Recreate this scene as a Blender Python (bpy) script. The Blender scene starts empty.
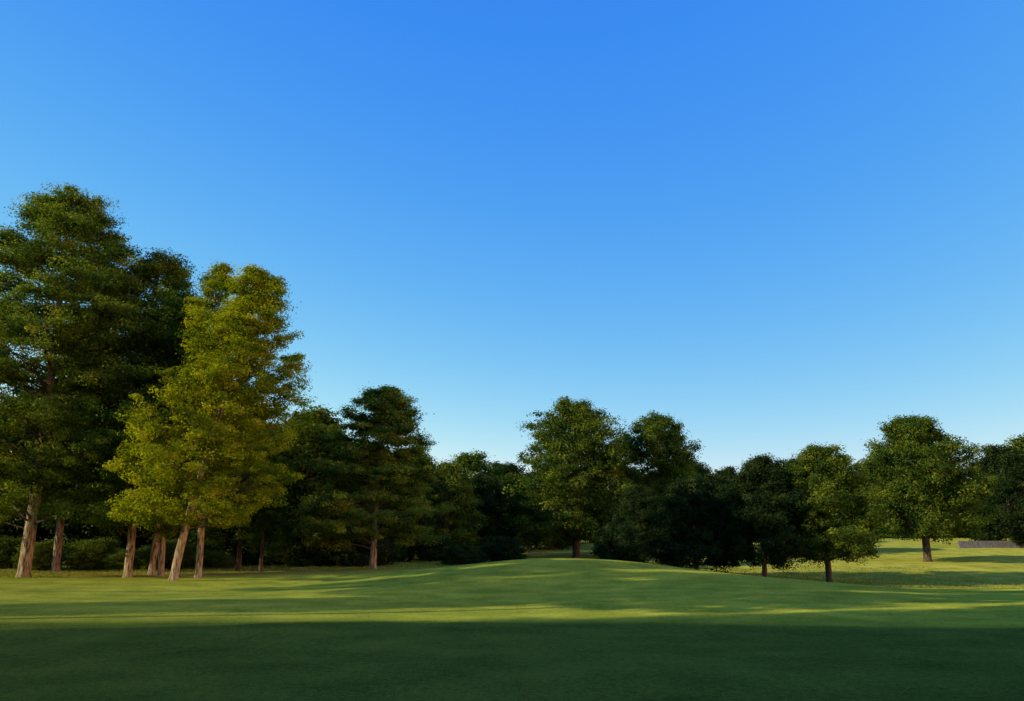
import bpy, math, random
import numpy as np
from mathutils import Vector

scene = bpy.context.scene
SUN_EL = math.radians(21)
SLOPE = 0.36
TO_SUN = Vector((-1.0, -SLOPE, 0.0)).normalized()
SUN_ROT = -math.atan2(TO_SUN.x, TO_SUN.y)

# ------------------------------------------------------------ terrain
def sst(a, b, x):
    t = np.clip((x - a) / (b - a), 0, 1)
    return t * t * (3 - 2 * t)

def height(x, y):
    x = np.asarray(x, float); y = np.asarray(y, float)
    h = np.zeros_like(x + y)
    # mound
    h = h + 1.05 * np.exp(-(((x - 2.5) / 10.5) ** 2 + ((y - 57) / 10) ** 2))
    h = h + 0.35 * np.exp(-(((x - 13) / 11) ** 2 + ((y - 50) / 9) ** 2))
    # hollow on the right
    h = h - 1.35 * sst(9, 26, x) * np.exp(-((y - 70) / 20) ** 2)
    r = np.sqrt(x * x + y * y)
    w = sst(18, 45, r)
    h = h + w * (0.12 * np.sin(x * 0.17 + 1.0) * np.cos(y * 0.13) + 0.07 * np.sin(x * 0.31 - y * 0.22))
    h = h + 0.05 * np.sin(x * 0.12 + .4) * np.sin(y * 0.2)
    # far ground rises
    h = h + 2.4 * sst(95, 190, y) + 0.9 * sst(110, 160, y) * sst(30, 70, x)
    h = h + 10 * sst(230, 700, y)
    return h

def hz(x, y):
    return float(height(x, y))

def axis(lo_f, hi_f, step, lo, hi):
    a = list(np.arange(lo_f, hi_f + 1e-6, step))
    s = step
    while a[-1] < hi:
        s *= 1.13; a.append(a[-1] + s)
    s = step
    while a[0] > lo:
        s *= 1.13; a.insert(0, a[0] - s)
    return np.array(a)

def new_mesh(name, V, F, mats, midx=None, smooth=None, attr=None):
    me = bpy.data.meshes.new(name)
    F = np.asarray(F, dtype=np.int32)
    n = len(F)
    me.vertices.add(len(V)); me.vertices.foreach_set("co", np.asarray(V, np.float32).ravel())
    me.loops.add(n * 4); me.loops.foreach_set("vertex_index", F.ravel())
    me.polygons.add(n)
    me.polygons.foreach_set("loop_start", np.arange(0, n * 4, 4, dtype=np.int32))
    if midx is not None:
        me.polygons.foreach_set("material_index", np.asarray(midx, np.int32))
    if smooth is None: smooth = np.ones(n, bool)
    me.polygons.foreach_set("use_smooth", smooth)
    for m in mats: me.materials.append(m)
    if attr is not None:
        at = me.attributes.new("tint", 'FLOAT', 'FACE')
        at.data.foreach_set("value", np.asarray(attr, np.float32))
    me.update(calc_edges=True)
    return me

def add_obj(name, me, loc=(0, 0, 0), rz=0, sc=1.0, parent=None):
    o = bpy.data.objects.new(name, me)
    scene.collection.objects.link(o)
    o.location = loc; o.rotation_euler = (0, 0, rz)
    o.scale = sc if hasattr(sc, '__len__') else (sc, sc, sc)
    if parent: o.parent = parent
    return o

# ------------------------------------------------------------ materials
def mat(name):
    m = bpy.data.materials.new(name); m.use_nodes = True
    nt = m.node_tree; nt.nodes.clear()
    return m, nt, nt.nodes, nt.links

def ramp(nodes, stops):
    r = nodes.new('ShaderNodeValToRGB')
    el = r.color_ramp.elements
    while len(el) < len(stops): el.new(0.5)
    for e, (p, c) in zip(el, stops):
        e.position = p; e.color = (*c, 1)
    return r

def foliage_mat(name, dark, mid, light, trans=0.35, rough=0.6):
    m, nt, N, L = mat(name)
    out = N.new('ShaderNodeOutputMaterial')
    at = N.new('ShaderNodeAttribute'); at.attribute_name = 'tint'
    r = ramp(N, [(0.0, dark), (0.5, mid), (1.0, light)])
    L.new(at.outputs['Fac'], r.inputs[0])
    p = N.new('ShaderNodeBsdfDiffuse')
    L.new(r.outputs[0], p.inputs['Color'])
    t = N.new('ShaderNodeBsdfTranslucent')
    hs = N.new('ShaderNodeHueSaturation'); hs.inputs['Hue'].default_value = 0.495
    hs.inputs['Saturation'].default_value = 1.1; hs.inputs['Value'].default_value = 1.4
    L.new(r.outputs[0], hs.inputs['Color']); L.new(hs.outputs[0], t.inputs['Color'])
    mx = N.new('ShaderNodeMixShader'); mx.inputs[0].default_value = trans
    L.new(p.outputs[0], mx.inputs[1]); L.new(t.outputs[0], mx.inputs[2])
    L.new(mx.outputs[0], out.inputs[0])
    return m

def bark_mat(name, c1, c2, c3):
    m, nt, N, L = mat(name)
    out = N.new('ShaderNodeOutputMaterial')
    p = N.new('ShaderNodeBsdfPrincipled'); p.inputs['Roughness'].default_value = 0.9
    p.inputs['Specular IOR Level'].default_value = 0.1
    tc = N.new('ShaderNodeTexCoord'); mp = N.new('ShaderNodeMapping')
    mp.inputs['Scale'].default_value = (6, 6, 1.2)
    n = N.new('ShaderNodeTexNoise'); n.inputs['Scale'].default_value = 1.6; n.inputs['Detail'].default_value = 8
    L.new(tc.outputs['Object'], mp.inputs[0]); L.new(mp.outputs[0], n.inputs['Vector'])
    r = ramp(N, [(0.36, c1), (0.52, c2), (0.68, c3)])
    L.new(n.outputs[0], r.inputs[0]); L.new(r.outputs[0], p.inputs['Base Color'])
    b = N.new('ShaderNodeBump'); b.inputs['Strength'].default_value = 0.9; b.inputs['Distance'].default_value = 0.1
    L.new(n.outputs[0], b.inputs['Height']); L.new(b.outputs[0], p.inputs['Normal'])
    L.new(p.outputs[0], out.inputs[0])
    return m

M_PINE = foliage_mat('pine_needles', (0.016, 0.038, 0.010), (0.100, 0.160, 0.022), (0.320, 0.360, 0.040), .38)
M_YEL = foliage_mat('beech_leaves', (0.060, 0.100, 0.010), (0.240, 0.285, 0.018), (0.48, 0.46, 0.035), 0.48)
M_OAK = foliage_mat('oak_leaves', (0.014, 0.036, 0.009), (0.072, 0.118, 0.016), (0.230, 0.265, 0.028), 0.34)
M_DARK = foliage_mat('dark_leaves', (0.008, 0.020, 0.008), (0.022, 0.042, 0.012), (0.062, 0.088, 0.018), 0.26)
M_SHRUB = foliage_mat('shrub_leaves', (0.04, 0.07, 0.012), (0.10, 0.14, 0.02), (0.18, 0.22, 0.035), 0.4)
M_BARKP = bark_mat('pine_bark', (0.07, 0.05, 0.03), (0.32, 0.245, 0.15), (0.50, 0.40, 0.26))
M_BARKD = bark_mat('oak_bark', (0.04, 0.03, 0.02), (0.10, 0.075, 0.05), (0.17, 0.13, 0.09))

def ground_mat():
    m, nt, N, L = mat('mown_grass')
    out = N.new('ShaderNodeOutputMaterial')
    tc = N.new('ShaderNodeTexCoord')
    P = tc.outputs['Object']
    def noise(scale, detail=5, rough=0.55, vec=P, sc=None):
        n = N.new('ShaderNodeTexNoise'); n.inputs['Scale'].default_value = scale
        n.inputs['Detail'].default_value = detail; n.inputs['Roughness'].default_value = rough
        if sc:
            mp = N.new('ShaderNodeMapping'); mp.inputs['Scale'].default_value = sc
            L.new(vec, mp.inputs[0]); vec = mp.outputs[0]
        L.new(vec, n.inputs['Vector']); return n.outputs[0]
    def math_(op, a, b=None, clamp=False):
        q = N.new('ShaderNodeMath'); q.operation = op; q.use_clamp = clamp
        for i, v in enumerate((a, b)):
            if v is None: continue
            if isinstance(v, (int, float)): q.inputs[i].default_value = v
            else: L.new(v, q.inputs[i])
        return q.outputs[0]
    def mixc(f, a, b, mode='MIX'):
        q = N.new('ShaderNodeMix'); q.data_type = 'RGBA'; q.blend_type = mode
        if isinstance(f, (int, float)): q.inputs[0].default_value = f
        else: L.new(f, q.inputs[0])
        for i, v in ((6, a), (7, b)):
            if isinstance(v, tuple): q.inputs[i].default_value = (*v, 1)
            else: L.new(v, q.inputs[i])
        return q.outputs[2]
    def ellipse(cx, cy, rx, ry, edge, wob=0.12, ns=0.09):
        mp = N.new('ShaderNodeMapping')
        mp.inputs['Location'].default_value = (-cx / rx, -cy / ry, 0)
        mp.inputs['Scale'].default_value = (1 / rx, 1 / ry, 0)
        L.new(P, mp.inputs[0])
        vm = N.new('ShaderNodeVectorMath'); vm.operation = 'LENGTH'; L.new(mp.outputs[0], vm.inputs[0])
        d = math_('ADD', vm.outputs['Value'], math_('MULTIPLY', math_('SUBTRACT', noise(ns, 2), 0.5), wob))
        mr = N.new('ShaderNodeMapRange'); mr.interpolation_type = 'SMOOTHSTEP'
        L.new(d, mr.inputs[0]); mr.inputs[1].default_value = 1 - edge; mr.inputs[2].default_value = 1 + edge
        mr.inputs[3].default_value = 1; mr.inputs[4].default_value = 0
        return mr.outputs[0]
    medn = noise(0.5, 6); fine = noise(6, 8, 0.8); vfine = noise(28, 5, 0.8)
    rr = ramp(N, [(0.38, (0.15, 0.175, 0.022)), (0.5, (0.27, 0.28, 0.04)), (0.62, (0.39, 0.35, 0.08))])
    L.new(math_('ADD', math_('MULTIPLY', medn, 0.5), math_('MULTIPLY', fine, 0.5)), rr.inputs[0])
    fr = ramp(N, [(0.4, (0.18, 0.23, 0.026)), (0.6, (0.39, 0.405, 0.05))])  # fairway colour, raised to brighten the sunlit strip
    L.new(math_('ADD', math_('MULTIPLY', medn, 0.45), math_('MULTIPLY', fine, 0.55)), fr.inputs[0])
    gr_shade = ramp(N, [(0.4, (0.048, 0.086, 0.016)), (0.6, (0.112, 0.160, 0.027))])  # putting green colour, lowered further to deepen the foreground shade
    L.new(math_('ADD', math_('MULTIPLY', medn, 0.35), math_('MULTIPLY', fine, 0.65)), gr_shade.inputs[0])
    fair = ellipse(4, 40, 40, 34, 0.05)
    green = ellipse(0, 2, 46, 23.5, 0.03, 0.08)  # darker green zone, sized to cover the shaded foreground
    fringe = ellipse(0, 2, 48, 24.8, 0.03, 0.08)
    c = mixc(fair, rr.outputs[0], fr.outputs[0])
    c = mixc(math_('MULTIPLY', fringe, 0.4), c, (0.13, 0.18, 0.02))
    c = mixc(green, c, gr_shade.outputs[0])
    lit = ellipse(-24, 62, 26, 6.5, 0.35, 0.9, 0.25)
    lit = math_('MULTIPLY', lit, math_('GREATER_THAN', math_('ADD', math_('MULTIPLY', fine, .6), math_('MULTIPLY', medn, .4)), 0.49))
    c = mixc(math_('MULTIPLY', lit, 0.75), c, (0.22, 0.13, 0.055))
    sp = ramp(N, [(0.38, (0.5, 0.5, 0.5)), (0.62, (1.5, 1.5, 1.5))]); L.new(vfine, sp.inputs[0])
    c = mixc(0.9, c, sp.outputs[0], 'MULTIPLY')
    lg = ramp(N, [(0.36, (0.85, 0.87, 0.87)), (0.64, (1.15, 1.12, 1.05))]); L.new(noise(0.15, 4, .5, P, (0.6, 1.2, 1)), lg.inputs[0])
    c = mixc(0.85, c, lg.outputs[0], 'MULTIPLY')
    p = N.new('ShaderNodeBsdfDiffuse'); p.inputs['Roughness'].default_value = 0.6
    L.new(c, p.inputs['Color'])
    b = N.new('ShaderNodeBump'); b.inputs['Strength'].default_value = 0.9; b.inputs['Distance'].default_value = 0.03
    hgt = math_('ADD', math_('MULTIPLY', vfine, 0.5), math_('ADD', fine, math_('MULTIPLY', medn, 0.6)))
    L.new(hgt, b.inputs['Height']); L.new(b.outputs[0], p.inputs['Normal'])
    L.new(p.outputs[0], out.inputs[0])
    return m
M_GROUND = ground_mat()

# ------------------------------------------------------------ ground sheets
ax = axis(-60, 70, 0.5, -2500, 2500)
ay = axis(-6, 100, 0.5, -900, 3500)
X, Y = np.meshgrid(ax, ay)
Z = height(X, Y)
nx, ny = len(ax), len(ay)
V = np.stack([X.ravel(), Y.ravel(), Z.ravel()], 1)
i, j = np.meshgrid(np.arange(nx - 1), np.arange(ny - 1))
a = (j * nx + i).ravel()
F = np.stack([a, a + 1, a + 1 + nx, a + nx], 1)
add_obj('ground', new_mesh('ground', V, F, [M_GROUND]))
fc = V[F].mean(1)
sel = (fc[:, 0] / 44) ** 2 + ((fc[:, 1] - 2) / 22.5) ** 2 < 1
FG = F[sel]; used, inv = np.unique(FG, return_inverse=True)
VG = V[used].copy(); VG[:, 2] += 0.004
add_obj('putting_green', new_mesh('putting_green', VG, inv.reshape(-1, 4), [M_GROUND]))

# ------------------------------------------------------------ tree builder
class Geo:
    def __init__(s): s.V = []; s.F = []; s.M = []; s.T = []; s.S = []; s.n = 0
    def add(s, V, F, m, t, sm):
        s.V.append(V); s.F.append(F + s.n); s.n += len(V)
        s.M.append(np.full(len(F), m)); s.T.append(t); s.S.append(np.full(len(F), sm))
    def tube(s, P, R, sides=6, m=0):
        P = np.asarray(P, float); R = np.asarray(R, float); k = len(P)
        T = np.gradient(P, axis=0); T /= np.linalg.norm(T, axis=1, keepdims=True) + 1e-9
        ref = np.array([1, 0, 0.0]) if abs(T[0][2]) > 0.7 else np.array([0, 0, 1.0])
        U = np.cross(T, ref); U /= np.linalg.norm(U, axis=1, keepdims=True) + 1e-9
        W = np.cross(T, U)
        an = np.linspace(0, 2 * np.pi, sides, endpoint=False)
        V = P[:, None, :] + R[:, None, None] * (np.cos(an)[None, :, None] * U[:, None, :] + np.sin(an)[None, :, None] * W[:, None, :])
        q, w = np.meshgrid(np.arange(k - 1), np.arange(sides), indexing='ij')
        A = q * sides + w; B = q * sides + (w + 1) % sides
        F = np.stack([A, B, B + sides, A + sides], -1).reshape(-1, 4)
        s.add(V.reshape(-1, 3), F, m, np.zeros(len(F)), True)
    def leaves(s, C, R, n, size, rng, m=1, up=0.5, aspect=0.5, shell=0.45):
        k = len(C)
        d = rng.normal(size=(k, n, 3)); d /= np.linalg.norm(d, axis=2, keepdims=True)
        rad = rng.random((k, n, 1)) ** shell
        pos = C[:, None, :] + d * rad * R[:, None, :]
        nr = d * 0.9 + rng.normal(size=d.shape) * 0.45; nr[..., 2] += up
        nr /= np.linalg.norm(nr, axis=2, keepdims=True)
        rv = rng.normal(size=d.shape)
        u = np.cross(nr, rv); u /= np.linalg.norm(u, axis=2, keepdims=True)
        v = np.cross(nr, u)
        sz = size * rng.uniform(0.5, 1.3, (k, n, 1))
        u = u * sz * 0.5; v = v * sz * 0.5 * aspect
        Q = np.stack([pos - u, pos - v + u * .15, pos + u, pos + v + u * .15], 2).reshape(-1, 3)
        F = np.arange(len(Q), dtype=np.int32).reshape(-1, 4)
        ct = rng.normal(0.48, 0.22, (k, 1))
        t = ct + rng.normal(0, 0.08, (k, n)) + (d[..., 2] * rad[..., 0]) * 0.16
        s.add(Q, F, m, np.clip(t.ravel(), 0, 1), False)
    def mesh(s, name, mats):
        return new_mesh(name, np.concatenate(s.V), np.concatenate(s.F), mats, np.concatenate(s.M),
                        np.concatenate(s.S), np.concatenate(s.T))

def make_tree(name, seed, H, prof, limbs, leaf_n, leaf, clump, mats, trunk_r=0.35, lean=(0, 0), zmin=0.2,
              kind='pine', nsec=6, flat=0.5, squash=(1, 1), top=0.97, rise=(0.1, 0.5), irregular=0.3):
    """prof: list of (height fraction, radius m) crown envelope"""
    rng = np.random.default_rng(seed)
    g = Geo()
    pt = np.array([p[0] for p in prof]); pr = np.array([p[1] for p in prof])
    env = lambda t: np.interp(t, pt, pr)
    lob = rng.uniform(0, 6.28, 4)
    def envd(t, az):
        return env(t) * (1 + irregular * (0.5 * math.sin(2 * az + lob[0] + 3 * t) + 0.35 * math.sin(3 * az + lob[1] - 9 * t) + 0.3 * math.sin(5 * t * 6.28 + lob[2])) )
    nt_ = 14
    ts = np.linspace(0, 1, nt_)
    ph = rng.uniform(0, 6.28, 2)
    tx = lean[0] * ts ** 1.1 + 0.25 * np.sin(ts * 5 + ph[0]) * ts * (H / 20)
    ty = lean[1] * ts ** 1.1 + 0.25 * np.sin(ts * 4 + ph[1]) * ts * (H / 20)
    TP = np.stack([tx, ty, ts * H * top - 0.25 * (ts == 0)], 1)
    TR = trunk_r * (1 - ts) ** 0.8 * 1.0 + 0.03
    TR[0] *= 1.35
    TP = np.insert(TP, 1, TP[0] * 0.0 + np.array([lean[0] * 0.02, lean[1] * 0.02, 0.35]), 0)
    TR = np.insert(TR, 1, trunk_r * 1.05)
    g.tube(TP, TR, 10)
    def trunk_at(t):
        z = t * H
        return np.array([np.interp(z, TP[:, 2], TP[:, 0]), np.interp(z, TP[:, 2], TP[:, 1]), z])
    C = []; RR = []
    az = rng.uniform(0, 6.28)
    t0 = zmin
    for q in range(limbs):
        f = (q + rng.random() * 0.8) / limbs
        te = t0 + (1.0 - t0) * f ** 0.85
        te = min(te, 0.985)
        az += 2.399 + rng.normal() * 0.35
        Lr = envd(te, az) * (rng.uniform(0.72, 1.08) if rng.random() > .22 else rng.uniform(0.4, .75))
        rs = rng.uniform(*rise)
        ts_ = max(zmin * 0.75, te - rs * Lr / H)
        s0 = trunk_at(ts_)
        base_end = trunk_at(te)
        dx = np.array([math.cos(az) * squash[0], math.sin(az) * squash[1], 0])
        e = base_end + dx * Lr
        mid = (s0 + e) / 2 + np.array([0, 0, (0.08 if kind == 'pine' else -0.04) * Lr]) + rng.normal(size=3) * 0.06 * Lr
        uu = np.linspace(0, 1, 7)[:, None]
        LP = (1 - uu) ** 2 * s0 + 2 * uu * (1 - uu) * mid + uu ** 2 * e
        r0 = max(0.03, trunk_r * 0.26 * (Lr / (max(pr) + .01)) ** 0.8 * (1 - 0.5 * te))
        g.tube(LP, r0 * (1 - uu[:, 0]) ** 0.8 + 0.012, 5, 2 if len(mats) > 2 else 0)
        ns = max(2, int(nsec * (0.45 + Lr / max(pr))))
        for w in range(ns):
            sp = 0.3 + 0.7 * (w + rng.random()) / ns
            pnt = (1 - sp) ** 2 * s0 + 2 * sp * (1 - sp) * mid + sp ** 2 * e
            side = (1 if w % 2 else -1)
            a2 = az + side * rng.uniform(0.5, 1.2)
            l2 = Lr * rng.uniform(0.16, 0.36) * (1.25 - 0.6 * sp) + 0.25
            dz = rng.uniform(-0.15, 0.35) if kind == 'pine' else rng.uniform(-0.5, 0.75)
            e2 = pnt + np.array([math.cos(a2), math.sin(a2), dz]) * l2
            g.tube(np.array([pnt, (pnt + e2) / 2 + rng.normal(size=3) * 0.05 * l2, e2]), [r0 * .35 + .01, r0 * .22 + .008, 0.008], 3, 2 if len(mats) > 2 else 0)
            cs = clump * rng.uniform(0.5, 1.25)
            C.append(e2); RR.append([cs * 1.15, cs * 1.15, cs * flat])
            if rng.random() < 0.6:
                C.append((pnt + e2) / 2 + rng.normal(size=3) * 0.2 * cs); cs *= .75; RR.append([cs, cs, cs * flat])
        cs = clump * rng.uniform(0.7, 1.2)
        C.append(e); RR.append([cs, cs, cs * flat])
    tp = trunk_at(top)
    for w in range(5):
        C.append(tp + np.array([rng.normal() * .4, rng.normal() * .4, rng.uniform(-1, .4)]) * clump); cs = clump * .7; RR.append([cs, cs, cs])
    C = np.array(C); RR = np.array(RR)
    C[:, 2] = np.maximum(C[:, 2], 0.35)
    n = max(8, int(leaf_n / len(C)))
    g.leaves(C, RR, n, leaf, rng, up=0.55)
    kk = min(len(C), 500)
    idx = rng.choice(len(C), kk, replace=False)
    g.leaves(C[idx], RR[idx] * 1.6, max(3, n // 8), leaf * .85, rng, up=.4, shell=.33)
    return g.mesh(name, mats)

def place(name, me, x, y, rz=0, sc=1.0, parent=None, dz=0):
    return add_obj(name, me, (x, y, hz(x, y) - 0.03 + dz), rz, sc, parent)

PM = [M_BARKP, M_PINE, M_BARKD]; OM = [M_BARKD, M_OAK]; DM = [M_BARKD, M_DARK]; YM = [M_BARKP, M_YEL, M_BARKD]

# --- the left grove
pa = make_tree('pine_a', 11, 26.6, [(0, 2), (.13, 5.2), (.25, 6.8), (.5, 7.2), (.7, 6.4), (.87, 4.6), (1, 1.8)], 165, 330000, 0.185, 0.90, PM,
               0.38, (0.0, 0), 0.15, nsec=9, flat=.6, irregular=.24)
place('pine_tree', pa, -31.9, 54)
pb = make_tree('pine_b', 12, 22.6, [(0, 2), (.13, 4.0), (.3, 5.2), (.6, 5.2), (.8, 4.2), (1, 1.6)], 110, 190000, 0.185, 0.82, PM,
               0.26, (-0.3, 0), 0.15, nsec=8, flat=.58, irregular=.3)
place('pine_tree', pb, -25.8, 55.5)
pc = make_tree('pine_c', 13, 20, [(0, 2), (.2, 3.0), (.5, 3.8), (.8, 3.0), (1, 1.2)], 60, 80000, 0.22, 0.85, PM, 0.22, (0.9, .5), 0.3, flat=.6)
place('pine_tree', pc, -26.2, 60)
place('pine_tree', pc, -24.0, 56.5, 2.6, .94)
pd = make_tree('pine_d', 14, 21, [(0, 2), (.15, 3.5), (.5, 4.2), (.8, 3), (1, .8)], 60, 60000, 0.28, 0.9, PM, 0.3, (0, 0), 0.2)
place('pine_tree', pd, -36.5, 66)
place('pine_tree', pd, -46, 62, 2.1, 1.05)
ya = make_tree('beech_a', 21, 19.6, [(0, 2), (.2, 3.9), (.35, 4.7), (.55, 4.2), (.78, 3.0), (.92, 1.8), (1, .7)], 120, 175000, 0.17, 0.68, YM,
               0.23, (3.8, 0), 0.19, kind='oak', nsec=7, flat=.6, irregular=.26)
place('beech_tree', ya, -20.5, 50)
yb = make_tree('beech_b', 22, 21.0, [(0, 1.4), (.3, 2.6), (.6, 2.8), (.85, 2.0), (1, .4)], 55, 60000, 0.18, 0.64, YM,
               0.2, (-0.5, 0), 0.26, kind='oak', nsec=5, flat=.6, irregular=.35)
place('beech_tree', yb, -20.1, 53.0)
ye = make_tree('beech_c', 23, 13.5, [(0, 1.4), (.2, 2.6), (.6, 2.4), (1, .5)], 45, 40000, 0.22, 0.7, [M_BARKD, M_OAK], 0.2, (0, 0), 0.22, kind='oak', flat=.7)
place('beech_tree', ye, -22.2, 67)
place('beech_tree', ye, -19.8, 65, 2, 0.7)

# --- the lone rounded pine
pe = make_tree('pine_e', 31, 14.2, [(0, 3.0), (.16, 4.8), (.3, 5.2), (.5, 4.5), (.7, 3.5), (.86, 2.5), (1, 1.0)], 110, 170000, 0.18, 0.74,
               PM, 0.26, (0.4, 0), 0.14, nsec=7, flat=.5, rise=(0, .3), irregular=.28)
place('pine_tree', pe, -10.8, 64, 0.7)

# --- middle broad trees
oa = make_tree('oak_a', 41, 21, [(0, 4), (.12, 7.0), (.3, 8.6), (.55, 8.3), (.78, 6.3), (.92, 3.8), (1, 1.5)], 120, 140000, 0.33, 1.3, OM,
               0.5, (0, 0), 0.15, kind='oak', nsec=7, flat=.6, irregular=.22, rise=(.3, .9))
place('oak_tree', oa, 8.6, 110)
ob = make_tree('oak_b', 42, 19.5, [(0, 3), (.1, 5), (.35, 6.3), (.65, 6.0), (.85, 4.2), (1, 1.5)], 95, 95000, 0.32, 1.15, OM,
               0.42, (0, 0), 0.12, kind='oak', nsec=6, flat=.75, irregular=.18, rise=(.3, .9))
place('oak_tree', ob, 21, 114)
# --- right trees
oc = make_tree('oak_c', 43, 12.0, [(0, 2.6), (.2, 4.2), (.4, 4.9), (.6, 4.7), (.82, 3.4), (1, 1.2)], 100, 130000, 0.20, 0.75, OM,
               0.26, (0, 0), 0.22, kind='oak', nsec=6, flat=.75, irregular=.15, rise=(.3, .9))
place('oak_tree', oc, 28, 73, 1.0)
od = make_tree('oak_d', 44, 17.5, [(0, 3), (.14, 5.2), (.35, 7.4), (.55, 7.2), (.78, 5.3), (.92, 3), (1, 1)], 110, 120000, 0.30, 1.1, OM,
               0.45, (0, 0), 0.22, kind='oak', nsec=6, flat=.75, irregular=.18, rise=(.3, .9))
place('oak_tree', od, 50.5, 100)
oe = make_tree('oak_e', 45, 10.6, [(0, 2), (.12, 3.0), (.35, 3.5), (.7, 3.1), (.9, 1.8), (1, .6)], 70, 80000, 0.22, 0.72, DM,
               0.2, (0.4, 0), 0.18, kind='oak', nsec=6, flat=.8, irregular=.15)
place('oak_tree', oe, 22, 72)
of_ = make_tree('oak_f', 46, 8.2, [(0, 2.6), (.1, 3.4), (.4, 4.0), (.7, 3.3), (1, 1)], 80, 80000, 0.22, 0.72, DM,
               0.2, (0, 0), 0.1, kind='oak', nsec=6, flat=.8, irregular=.15)
place('oak_tree', of_, 17, 76)
place('oak_tree', oe, 14.6, 92, 2.0, 0.8)

# --- shrubs
sa = make_tree('shrub_a', 51, 3.2, [(0, 1.8), (.3, 2.3), (.7, 2.0), (1, .7)], 40, 22000, 0.18, 0.5, [M_BARKD, M_SHRUB], 0.08, (0, 0), 0.02, kind='oak', nsec=5, flat=.8)
sb = make_tree('shrub_b', 52, 3.4, [(0, 2.2), (.3, 2.8), (.7, 2.4), (1, .9)], 40, 22000, 0.2, 0.55, [M_BARKD, M_DARK], 0.08, (0, 0), 0.02, kind='oak', nsec=5, flat=.8)
place('shrub', sb, 11.5, 86, 0, 1.15)
rnd = random.Random(5)
for x, y, s in [(-44, 71, .9), (-40, 70, .8), (-36.5, 72, .9), (-33, 71, .7), (-30, 72, .95), (-26, 72, .7), (-18, 76, .8), (-14, 78, 1), (-5, 84, .8), (-1, 90, .9)]:
    place('shrub', sa if x < -24 else sb, x, y, rnd.uniform(0, 6), (s * 1.2, s, s * rnd.uniform(.6, .9)))

# --- distant woodland (one parent, instanced crowns)
wood = bpy.data.objects.new('distant_woodland', None); scene.collection.objects.link(wood)
ds = []
for q, (hh, w) in enumerate([(15, 5.0), (15, 6.2), (15, 4.2), (15, 5.5)]):
    ds.append(make_tree('woodland_tree_%d' % q, 60 + q, hh, [(0, w * .75), (.15, w), (.5, w), (.8, w * .7), (1, w * .25)], 70, 42000, 0.38, 1.15,
                        DM if q != 0 else OM, 0.3, (0, 0), 0.04, kind='oak' , nsec=5, flat=.75, irregular=.2))
k = 0
def wt(x, y, h):
    global k
    k += 1
    s = h / 15 * rnd.uniform(.93, 1.05)
    place('tree_%d' % k, ds[rnd.randrange(4)], x, y, rnd.uniform(0, 6.28), (s * rnd.uniform(.95, 1.3), s * 1.1, s), wood)
for x, y, h in [(-60, 78, 16), (-52, 82, 15), (-45, 84, 16), (-38, 82, 14), (-32, 84, 15), (-27, 80, 14), (-21, 82, 15), (-19.5, 78, 14), (-16, 86, 13),
                (-12, 92, 13), (-8, 100, 12), (-4, 108, 11), (-13, 104, 14), (-6, 116, 13.5), (-1, 130, 13), (4, 136, 13)]:
    wt(x, y, h)
x = -20.0
while x < 125:
    y = 152 + rnd.uniform(-8, 14) + (12 if x > 40 else 0)
    wt(x, y, rnd.uniform(10, 15) + (1.5 if x > 90 else 0)); x += rnd.uniform(5, 9)
x = -30.0
while x < 170:
    y = 192 + rnd.uniform(-10, 14)
    wt(x, y, rnd.uniform(13, 18.5)); x += rnd.uniform(6, 9)
for x, y, h in [(82, 134, 17), (90, 138, 18), (30, 132, 13), (37, 138, 14), (92, 142, 16)]:
    wt(x, y, h)

# --- unseen trees left of frame, added and shaped to cast the shadow bands
ph_caster = make_tree('pine_h_caster', 71, 23, [(0, 2), (.42, 3.2), (.6, 4.2), (.8, 3.6), (1, 1.0)], 70, 70000, 0.3, 1.0, PM, 0.3, (0, 0), 0.45, nsec=6, flat=.6)
for x, y0, m, s, r in [(-20, 4, od, (.75, .75, 1.2), .3), (-21, 11, od, (.75, .75, 1.25), 1.3), (-22.5, 19.5, od, (.8, .8, 1.25), 2),
                       (-34, 7, od, (.8, .8, 1.3), 2), (-36, 14, od, (.8, .8, 1.35), 1), (-38, 22, od, (.72, .72, 1.3), 4),
                       (-25.5, 30.5, ph_caster, (.75, .75, 1.15), 2.5), (-40, 35, od, (.5, .5, 1.2), 1.),
                       (-30.5, 37, ph_caster, (.85, .85, 1.1), .5), (-35, 42, ph_caster, (.8, .8, 1.12), 1.5), (-41, 49, ph_caster, (.7, .7, 1.1), 3.)]:
    place('pine_tree' if m is ph_caster else 'oak_tree', m, x, y0 + SLOPE * x, r, s)  # added shadow casters share names with the visible trees

# --- low wall far right
def wall():
    xs = np.linspace(72, 125, 70)
    g = Geo()
    for a0, a1 in zip(xs[:-1], xs[1:]):
        z = hz((a0 + a1) / 2, 132) - .2; hgt = 1.3
        p = [(a0, 132), (a1 - .02, 132), (a1 - .02, 132.4), (a0, 132.4)]
        Vv = np.array([(q[0], q[1], z) for q in p] + [(q[0], q[1], z + hgt) for q in p])
        g.add(Vv, np.array([[0, 1, 5, 4], [1, 2, 6, 5], [2, 3, 7, 6], [3, 0, 4, 7], [4, 5, 6, 7]]), 0, np.zeros(5), False)
    return g.mesh('stone_wall', [bark_mat('wall_stone', (.10, .10, .10), (.17, .165, .16), (.23, .22, .21))])
add_obj('stone_wall', wall())

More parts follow.
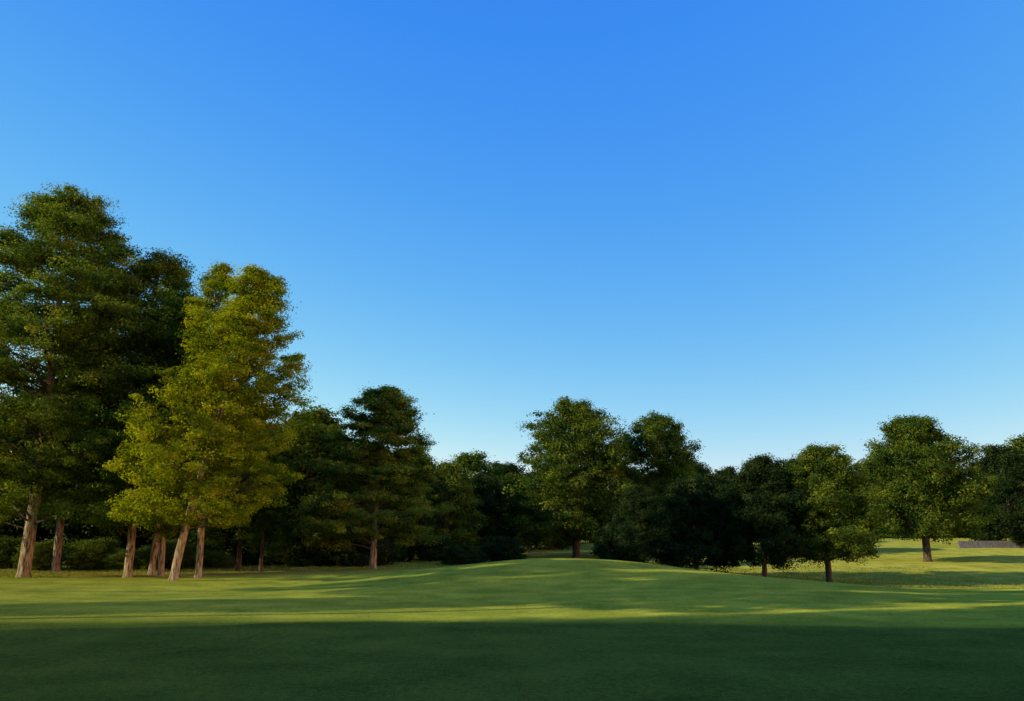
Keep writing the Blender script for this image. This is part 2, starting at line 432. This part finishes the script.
# --- grass tufts in the rough
rng = np.random.default_rng(9)
n = 60000
gx = rng.uniform(-45, 45, n); gy = 44 + 45 * rng.random(n) ** 1.3
keep = (((gx - 4) / 38) ** 2 + ((gy - 40) / 33) ** 2 > 1)
gx, gy = gx[keep], gy[keep]; n = len(gx)
gz = height(gx, gy)
an = rng.uniform(0, 6.28, n); hh = rng.uniform(.05, .16, n); w = rng.uniform(.015, .04, n)
bx, by = np.cos(an) * w, np.sin(an) * w
lx, ly = rng.normal(0, .05, n), rng.normal(0, .05, n)
Q = np.stack([np.stack([gx - bx, gy - by, gz - .01], 1), np.stack([gx + bx, gy + by, gz - .01], 1),
              np.stack([gx + bx * .3 + lx, gy + by * .3 + ly, gz + hh], 1), np.stack([gx - bx * .3 + lx, gy - by * .3 + ly, gz + hh], 1)], 1).reshape(-1, 3)
M_TUFT = foliage_mat('rough_grass', (.11, .15, .02), (.2, .22, .035), (.33, .3, .06), .3)
add_obj('rough_grass', new_mesh('rough_grass', Q, np.arange(len(Q)).reshape(-1, 4), [M_TUFT], smooth=np.zeros(n, bool), attr=np.clip(rng.normal(.5, .25, n), 0, 1)))

# ------------------------------------------------------------ light
w = bpy.data.worlds.new('World'); scene.world = w; w.use_nodes = True
N = w.node_tree.nodes; L = w.node_tree.links; N.clear()
sky = N.new('ShaderNodeTexSky'); sky.sky_type = 'NISHITA'; sky.sun_disc = False
sky.sun_elevation = SUN_EL; sky.sun_rotation = SUN_ROT
sky.air_density = 1.0; sky.dust_density = 0.3; sky.ozone_density = 2.0; sky.altitude = 0
bg = N.new('ShaderNodeBackground'); bg.inputs['Strength'].default_value = 0.13
out = N.new('ShaderNodeOutputWorld')
sep = N.new('ShaderNodeSeparateColor'); com = N.new('ShaderNodeCombineColor')
L.new(sky.outputs[0], sep.inputs[0])
for ch, (A, p) in enumerate([(0.54, 1.7), (1.56, .9), (6.4, .06)]):
    pw = N.new('ShaderNodeMath'); pw.operation = 'POWER'; pw.inputs[1].default_value = p
    ml = N.new('ShaderNodeMath'); ml.operation = 'MULTIPLY'; ml.inputs[1].default_value = A
    L.new(sep.outputs[ch], pw.inputs[0]); L.new(pw.outputs[0], ml.inputs[0]); L.new(ml.outputs[0], com.inputs[ch])
L.new(com.outputs[0], bg.inputs[0]); L.new(bg.outputs[0], out.inputs[0])

sl = bpy.data.lights.new('sun', 'SUN'); sl.energy = 5.0; sl.angle = math.radians(0.5); sl.color = (1.0, 0.85, 0.54)
so = bpy.data.objects.new('sun', sl); scene.collection.objects.link(so)
dv = Vector((TO_SUN.x * math.cos(SUN_EL), TO_SUN.y * math.cos(SUN_EL), math.sin(SUN_EL)))
so.rotation_euler = dv.to_track_quat('Z', 'Y').to_euler(); so.location = (-60, -30, 40)

# ------------------------------------------------------------ camera
cd = bpy.data.cameras.new('camera'); cd.lens = 28; cd.sensor_width = 36; cd.clip_end = 6000; cd.clip_start = .1
co = bpy.data.objects.new('camera', cd); scene.collection.objects.link(co)
co.location = (0, 0, 2.4 + hz(0, 0)); co.rotation_euler = (math.radians(90 + 13.4), 0, 0)
scene.camera = co
scene.view_settings.view_transform = 'Standard'; scene.view_settings.look = 'None'; scene.view_settings.exposure = 0
